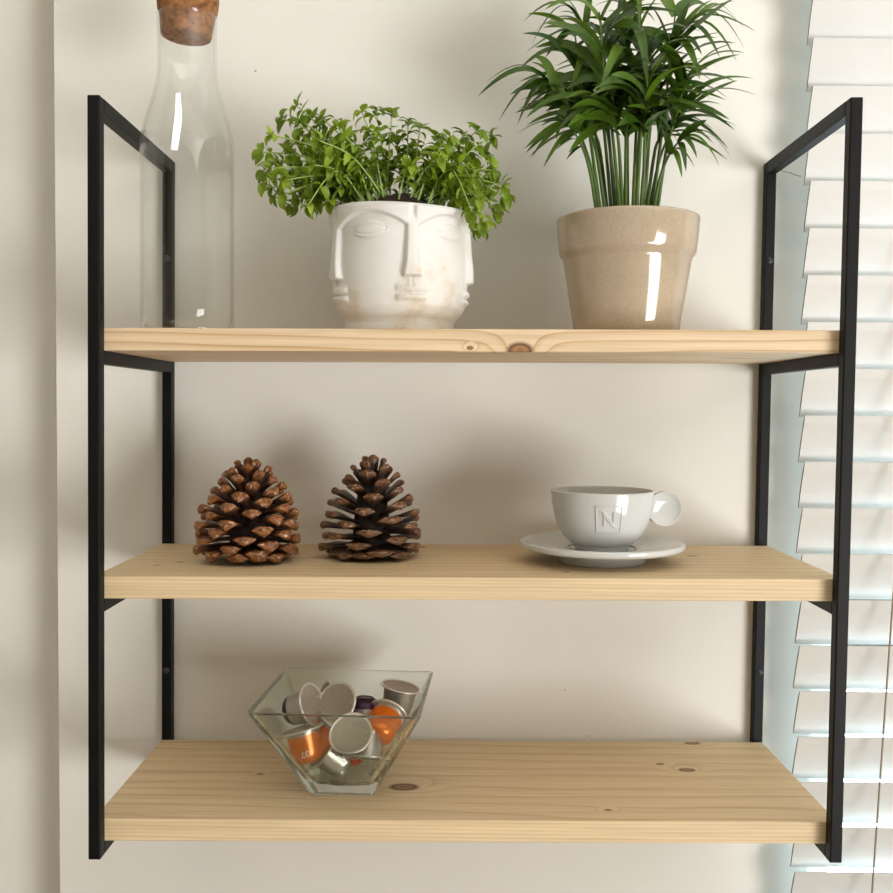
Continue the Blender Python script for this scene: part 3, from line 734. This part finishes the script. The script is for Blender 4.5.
def pine_cone(u, vb, yc, height, rmax, mat, label, seed, boss, nsc, wid0, thk0, spin):
    p = on_shelf(u, vb, yc, Z2)
    t = thing('pine_cone', p, label, 'pine cone', 'pine cones on the middle shelf')
    r_ = random.Random(seed)
    core = lathe(spline([(0, 0.006), (0.012, 0.006), (0.017, 0.014), (0.015, height * 0.45), (0.010, height * 0.75), (0, height * 0.90)], 3), 16)
    obj('core', core, 'cone_core', t, smooth=True)
    me = [scale_mesh(mat, boss * b, k) for k, b in enumerate((1.0, 0.85, 1.12))]
    GA = 2.39996
    for i in range(nsc):
        f = (i / (nsc - 1)) ** 1.12
        zt = 0.0055 + (height * 0.98 - 0.0055) * (max(0, i - 9) / (nsc - 10)) ** 1.08
        rr = rmax * lerp_tab([(0, .80), (0.10, .95), (.25, 1.0), (.48, .93), (.66, .76), (.80, .56), (.92, .36), (1, .12)], f) * r_.uniform(0.92, 1.04)
        zb = zt + lerp_tab([(0, .012), (.2, .001), (.5, -.012), (.8, -.022), (1, -.026)], f) + r_.uniform(-.0025, .0025)
        az = i * GA + spin + r_.uniform(-.10, .10)
        r0 = 0.007 * (1 - 0.7 * f)
        ca, sa = math.cos(az), math.sin(az)
        b0 = Vector((ca * r0, sa * r0, zb)); tp = Vector((ca * rr, sa * rr, zt)); d = tp - b0; L = d.length; d.normalize()
        sd = Vector((-sa, ca, 0)); un = sd.cross(d) * -1
        if un.z < 0 or (un.x * ca + un.y * sa) > 0.2: un = -un
        x = d.cross(un)
        wid = wid0 * lerp_tab([(0, .98), (.25, 1.0), (.6, .86), (.85, .62), (1, .44)], f) * r_.uniform(0.92, 1.1)
        thk = thk0 * lerp_tab([(0, .9), (.3, 1.0), (.7, .95), (1, .7)], f) * r_.uniform(0.9, 1.1)
        # the lowest scales rest on the board
        lo = b0.z + d.z * L - 0.5 * boss * thk
        if lo < 0.0: b0.z -= lo
        M = Matrix(((x.x * wid, d.x * L, un.x * thk, b0.x), (x.y * wid, d.y * L, un.y * thk, b0.y), (x.z * wid, d.z * L, un.z * thk, b0.z), (0, 0, 0, 1)))
        o = obj('scale', me[i % 3], None, t); o.matrix_local = M
    return t
pine_cone(249.0, 555, 0.097, 0.0925, 0.0480, 'cone_russet', 'russet brown pine cone with pale flecked scale tips on the middle shelf', 4, 1.0, 88, 0.0195, 0.0125, 0.4)
pine_cone(371.5, 555, 0.120, 0.0945, 0.0478, 'cone_umber', 'darker grey-brown pine cone with wide open scales, beside the russet cone', 9, 0.74, 68, 0.0240, 0.0120, 1.3)

# ------------------------------------------------------------------ cup and saucer
cy_ = 0.098
cp = on_shelf(601.5, 555, cy_, Z2)
saucer = thing('saucer', cp, 'round white porcelain saucer under the coffee cup', 'saucer')
SR = 0.0727
prof = spline([(0, 0.0040), (0.030, 0.0040), (0.0335, 0.0030), (0.0345, 0.0002), (0.0375, 0.0), (0.0385, 0.0012), (0.0400, 0.0075), (0.0440, 0.0100), (0.058, 0.0108), (0.0690, 0.0122), (0.0722, 0.0140), (SR, 0.0162), (0.0722, 0.0180), (0.0690, 0.0184), (0.060, 0.0166), (0.045, 0.0142), (0.0300, 0.0128), (0.0285, 0.0118), (0, 0.0116)], 3)
obj('plate', lathe(prof, 96), 'white_porcelain', saucer, smooth=True)
cz0 = 0.0119
cup = thing('coffee_cup', cp + Vector((0, 0, cz0)), 'white porcelain coffee cup with disc handle and embossed letter emblem', 'cup')
CR = 0.0452
cprof = [(0, 0.0015), (0.0200, 0.0015), (0.0215, 0.0), (0.0232, 0.0), (0.0238, 0.0020), (0.0242, 0.0040), (0.0290, 0.0070), (0.0350, 0.0140), (0.0398, 0.0240), (0.0428, 0.0350), (0.0443, 0.0460), (0.0450, 0.0540), (CR, 0.0562), (0.0443, 0.0570), (0.0434, 0.0562), (0.0424, 0.0480), (0.0405, 0.0350), (0.0375, 0.0245), (0.0325, 0.0145), (0.0255, 0.0085), (0.015, 0.0065), (0, 0.006)]
cprof = [(r, z * 0.905) for r, z in cprof]
cps = spline(cprof, 4)
obj('cup_body', lathe(cps, 128), 'white_porcelain', cup, smooth=True)
def cup_r(z):
    for (ra, za), (rb, zb) in zip(cprof[5:13], cprof[6:13]):
        if za <= z <= zb: return ra + (rb - ra) * (z - za) / (zb - za)
    return CR
# disc handle: dished on its face towards the room
hr = 0.0152
hprof = spline([(0, 0.0010), (0.006, 0.0013), (0.0115, 0.0026), (0.0140, 0.0040), (0.0148, 0.0044), (hr, 0.0036), (hr, -0.0030), (0.0146, -0.0044), (0.012, -0.0048), (0, -0.0048)], 3)
hb = lathe(hprof, 48)
hd = obj('handle', hb, 'white_porcelain', cup, loc=(0.0535, -0.003, 0.0358), smooth=True)
hd.rotation_euler = (PI / 2, 0, math.radians(6))
# embossed emblem, laid on the curved cup wall
def on_cup(s, t, off):
    th = EM_A + s / CR; r = cup_r(t) + off
    return Vector((r * math.cos(th), r * math.sin(th), t))
EM_A = -PI / 2 - 0.015; EM_Z = 0.0300; ES = 0.0113
def strip(bm, pts, w0, w1, off):
    """raised band along (s, t) points with a width per point"""
    n = len(pts); P = [Vector((a, b, 0)) for a, b in pts]; rows = []
    for i, p in enumerate(P):
        d = (P[min(i + 1, n - 1)] - P[max(i - 1, 0)]).normalized(); s = Vector((-d.y, d.x, 0)); f = i / (n - 1)
        w = (w0 + (w1 - w0) * f) / 2 if not callable(w0) else w0(f) / 2
        e0, e1 = p + s * w, p - s * w
        rows.append([bm.verts.new(on_cup(e0.x, e0.y, -0.0004)), bm.verts.new(on_cup(*(p + s * w * .6).xy, off)), bm.verts.new(on_cup(*(p - s * w * .6).xy, off)), bm.verts.new(on_cup(e1.x, e1.y, -0.0004))])
    for a, b in zip(rows, rows[1:]):
        for i in range(3): bm.faces.new((a[i], a[i + 1], b[i + 1], b[i]))
    bm.faces.new(rows[0]); bm.faces.new(rows[-1][::-1])
def seg(a, b, n=6): return [(a[0] + (b[0] - a[0]) * i / n, a[1] + (b[1] - a[1]) * i / n) for i in range(n + 1)]
bm = bmesh.new(); c = EM_Z
for a, b in (((-ES, c - ES), (-ES, c + ES)), ((ES, c - ES), (ES, c + ES)), ((-ES, c - ES), (ES, c - ES)), ((-ES, c + ES), (ES, c + ES))): strip(bm, seg(a, b), 0.0015, 0.0015, 0.0009)
strip(bm, seg((-0.0042, c - 0.0062), (-0.0042, c + 0.0042)), 0.0024, 0.0018, 0.0012)
strip(bm, seg((0.0042, c - 0.0042), (0.0042, c + 0.0062)), 0.0018, 0.0024, 0.0012)
strip(bm, spline([(-0.0085, c + 0.0072), (-0.0052, c + 0.0062), (-0.0022, c + 0.0022), (0.0018, c - 0.0026), (0.0052, c - 0.0062), (0.0088, c - 0.0072)], 4), lambda f: 0.0008 + 0.0032 * math.sin(PI * f), 0, 0.0013)
bmesh.ops.recalc_face_normals(bm, faces=bm.faces)
o = obj('emblem', bm, 'white_porcelain', cup); o['label'] = 'embossed square emblem with a letter N'

# ------------------------------------------------------------------ glass bowl
bc = Vector((0.1955, 0.087, 0)); bc.z = shelf_z(Z3, bc.x)
bowl = thing('glass_bowl', bc, 'square flared clear glass bowl holding coffee capsules', 'bowl')
BA = math.radians(-3.5); BH = 0.0835
def sq(half, z, rad, n=5):
    out = []
    for k, (sx, sy) in enumerate(((1, -1), (1, 1), (-1, 1), (-1, -1))):
        cx, cy = sx * (half - rad), sy * (half - rad); a0 = -PI / 2 + k * PI / 2
        for i in range(n):
            a = a0 + (PI / 2) * i / (n - 1); out.append((cx + rad * math.cos(a), cy + rad * math.sin(a), z))
    return out
def bowl_half(t): return 0.0268 + (0.0715 - 0.0268) * (t ** 0.97)
wt = 0.0036
loops = []
for t in (0.0, 0.02, 0.15, 0.3, 0.45, 0.6, 0.75, 0.9, 0.985): loops.append(sq(bowl_half(t) - (0.0012 if t == 0 else 0), t * BH, 0.0036 + 0.001 * t))
loops.append(sq(bowl_half(1) - 0.0008, BH, 0.0042)); loops.append(sq(bowl_half(1) - wt + 0.0006, BH, 0.003)); 
for t in (0.985, 0.85, 0.7, 0.55, 0.4, 0.28, 0.2): loops.append(sq(bowl_half(t) - wt * (1.0 + 0.35 * (1 - t)), t * BH, 0.003 + 0.012 * (1 - t)))
loops.append(sq(0.024, 0.0125, 0.013)); loops.append(sq(0.014, 0.0108, 0.010))
bm = bmesh.new(); R_ = [[bm.verts.new(p) for p in l] for l in loops]
nn = len(R_[0])
for a, b in zip(R_, R_[1:]):
    for i in range(nn): bm.faces.new((a[i], a[(i + 1) % nn], b[(i + 1) % nn], b[i]))
bm.faces.new(R_[0][::-1]); bm.faces.new(R_[-1])
bmesh.ops.recalc_face_normals(bm, faces=bm.faces)
bo = obj('bowl_body', bm, 'bowl_glass', bowl, rot=(0, 0, BA))

# ------------------------------------------------------------------ coffee capsules
simple('capsule_silver', (0.44, 0.395, 0.355), 0.36, 0.8, var=0.06, vscale=200)
simple('capsule_foil', (0.40, 0.345, 0.28), 0.6, 0.25, var=0.10, vscale=350, bump=0.3, bscale=900)
simple('capsule_rim', (0.75, 0.72, 0.67), 0.28, 0.8, var=0.03)
simple('capsule_bright', (0.80, 0.78, 0.75), 0.22, 0.85, var=0.05)
simple('capsule_orange', (0.78, 0.17, 0.010), 0.25, 0.35, var=0.12, vscale=150)
simple('capsule_purple', (0.045, 0.015, 0.040), 0.3, 0.5, var=0.1)
simple('capsule_red', (0.62, 0.035, 0.028), 0.28, 0.4, var=0.1)
simple('capsule_print', (0.85, 0.80, 0.72), 0.5, 0.0, var=0.02)
def capmesh(name, prof, mat, n=40):
    bm = lathe(prof, n); me = bpy.data.meshes.new(name); bm.to_mesh(me); bm.free(); me.materials.append(MATS[mat])
    for p in me.polygons: p.use_smooth = True
    return me
body_prof = spline([(0.0150, 0.0), (0.0149, 0.001), (0.0140, 0.010), (0.0131, 0.0185)], 3)
dome_prof = spline([(0.0131, 0.0185), (0.0126, 0.0212), (0.0106, 0.0246), (0.0074, 0.0268), (0.0068, 0.0270), (0.0062, 0.0262), (0.0035, 0.0266), (0, 0.0268)], 3)
lid_prof = [(0, -0.0004), (0.0152, -0.0004), (0.0160, -0.0008), (0.0168, -0.0006)]
rim_prof = [(0.0148, 0.0008), (0.0172, 0.0008), (0.0182, 0.0007), (0.0187, 0.0001), (0.0187, -0.0006), (0.0182, -0.0011), (0.0174, -0.0010), (0.0166, -0.0006)]
lid_me = capmesh('lid', lid_prof, 'capsule_foil'); rim_me = capmesh('rim', rim_prof, 'capsule_rim')
body_me = {k: capmesh('body', body_prof, k) for k in ('capsule_silver', 'capsule_purple', 'capsule_orange')}
dome_me = {k: capmesh('dome', dome_prof, k) for k in ('capsule_silver', 'capsule_bright', 'capsule_purple', 'capsule_orange', 'capsule_red')}
half_prof = body_prof[:5]; half_prof = half_prof[:-1] + [half_prof[-1]]
long_dome = capmesh('dome', body_prof[4:] + dome_prof[1:], 'capsule_orange'); short_body = capmesh('body', body_prof[:5], 'capsule_silver')
def capsule(p, axis, bodym, domem, label):
    """p: centre of the lid; axis: from the lid to the dome."""
    t = thing('coffee_capsule', p, label, 'coffee capsule', 'coffee capsules in the glass bowl')
    z = Vector(axis).normalized(); t.rotation_mode = 'QUATERNION'; t.rotation_quaternion = z.to_track_quat('Z', 'Y')
    lng = domem == 'capsule_orange'
    obj('body', short_body if lng else body_me[bodym], None, t); obj('dome', long_dome if lng else dome_me[domem], None, t)
    obj('lid', lid_me, None, t); obj('rim', rim_me, None, t)
    return t
SV = 'capsule_silver'
capsule((0.2030, 0.0490, 0.0868), (0.10, 0.70, -0.70), SV, SV, 'silver capsule whose flat foil lid faces the room, at the heap front')
capsule((0.1871, 0.0845, 0.1019), (0.36, 0.78, -0.52), SV, 'capsule_purple', 'capsule leaning back with a large tan lid, top of the heap')
capsule((0.2098, 0.0886, 0.0784), (0.05, 0.10, 0.99), SV, 'capsule_purple', 'upside-down silver capsule with domed end up, behind the front lid')
capsule((0.1662, 0.0780, 0.1024), (-0.86, 0.36, -0.36), SV, 'capsule_purple', 'capsule on its side with purple dome against the glass')
capsule((0.1720, 0.1150, 0.0942), (0.89, 0.35, -0.30), SV, SV, 'capsule turned edge-on, half hidden behind the leaning tan lid')
capsule((0.2425, 0.1000, 0.1118), (-0.20, 0.00, -0.98), SV, SV, 'silver capsule standing lid up in the bowl corner')
c07 = capsule((0.1606, 0.0610, 0.0862), (0.25, -0.15, -0.96), SV, 'capsule_orange', 'capsule with orange dome printed 07 pointing down')
capsule((0.1847, 0.0800, 0.0831), (-0.60, -0.25, -0.76), SV, 'capsule_orange', 'tilted capsule with orange end, between the 07 capsule and the front lid')
capsule((0.2320, 0.0830, 0.0915), (-0.30, -0.80, -0.45), SV, 'capsule_orange', 'capsule with glossy orange dome facing out beside the standing capsule')
capsule((0.2147, 0.0589, 0.0637), (0.05, 0.41, 0.91), SV, 'capsule_bright', 'capsule lying rim down below the front lid')
capsule((0.1850, 0.0850, 0.0610), (0.96, -0.20, 0.05), SV, 'capsule_red', 'capsule with red dome at the bottom of the bowl')
capsule((0.1765, 0.0750, 0.0645), (0.74, 0.20, -0.62), SV, 'capsule_bright', 'bright silver capsule lying low under the 07 capsule')
capsule((0.2209, 0.1077, 0.0665), (-0.10, 0.10, 0.99), SV, 'capsule_orange', 'upside-down capsule with orange end behind the standing capsule')

# printed number on the downward orange dome
cu = bpy.data.curves.new('print', 'FONT'); cu.body = '07'; cu.size = 0.0085; cu.align_x = 'CENTER'; cu.align_y = 'CENTER'; cu.resolution_u = 3
tmp = bpy.data.objects.new('print_tmp', cu); COL.objects.link(tmp)
dg = bpy.context.evaluated_depsgraph_get(); tme = bpy.data.meshes.new_from_object(tmp.evaluated_get(dg))
bpy.data.objects.remove(tmp)
q = c07.rotation_quaternion
# direction on the dome that looks at the room
view = q.inverted() @ (CAM - c07.location); phi = math.atan2(view.y, view.x) + 0.15
for vtx in tme.vertices:
    sx, sy = -vtx.co.x, -vtx.co.y                # the capsule hangs upside down
    zz = 0.0195 - sy * 0.85 * 0 + 0.0; h_ = 0.0188 + (-sy) * 0.0 
    za = 0.0180 + vtx.co.y * 0.9
    # radius of the capsule wall at that height
    r_ = 0.0131
    for (ra, z_a), (rb, z_b) in zip(body_prof + dome_prof, (body_prof + dome_prof)[1:]):
        if z_a <= za <= z_b: r_ = ra + (rb - ra) * (za - z_a) / max(1e-9, z_b - z_a)
    a = phi + vtx.co.x / 0.0131
    vtx.co = ((r_ + 0.00025) * math.cos(a), (r_ + 0.00025) * math.sin(a), za)
o = obj('printed_number', tme, 'capsule_print', c07)
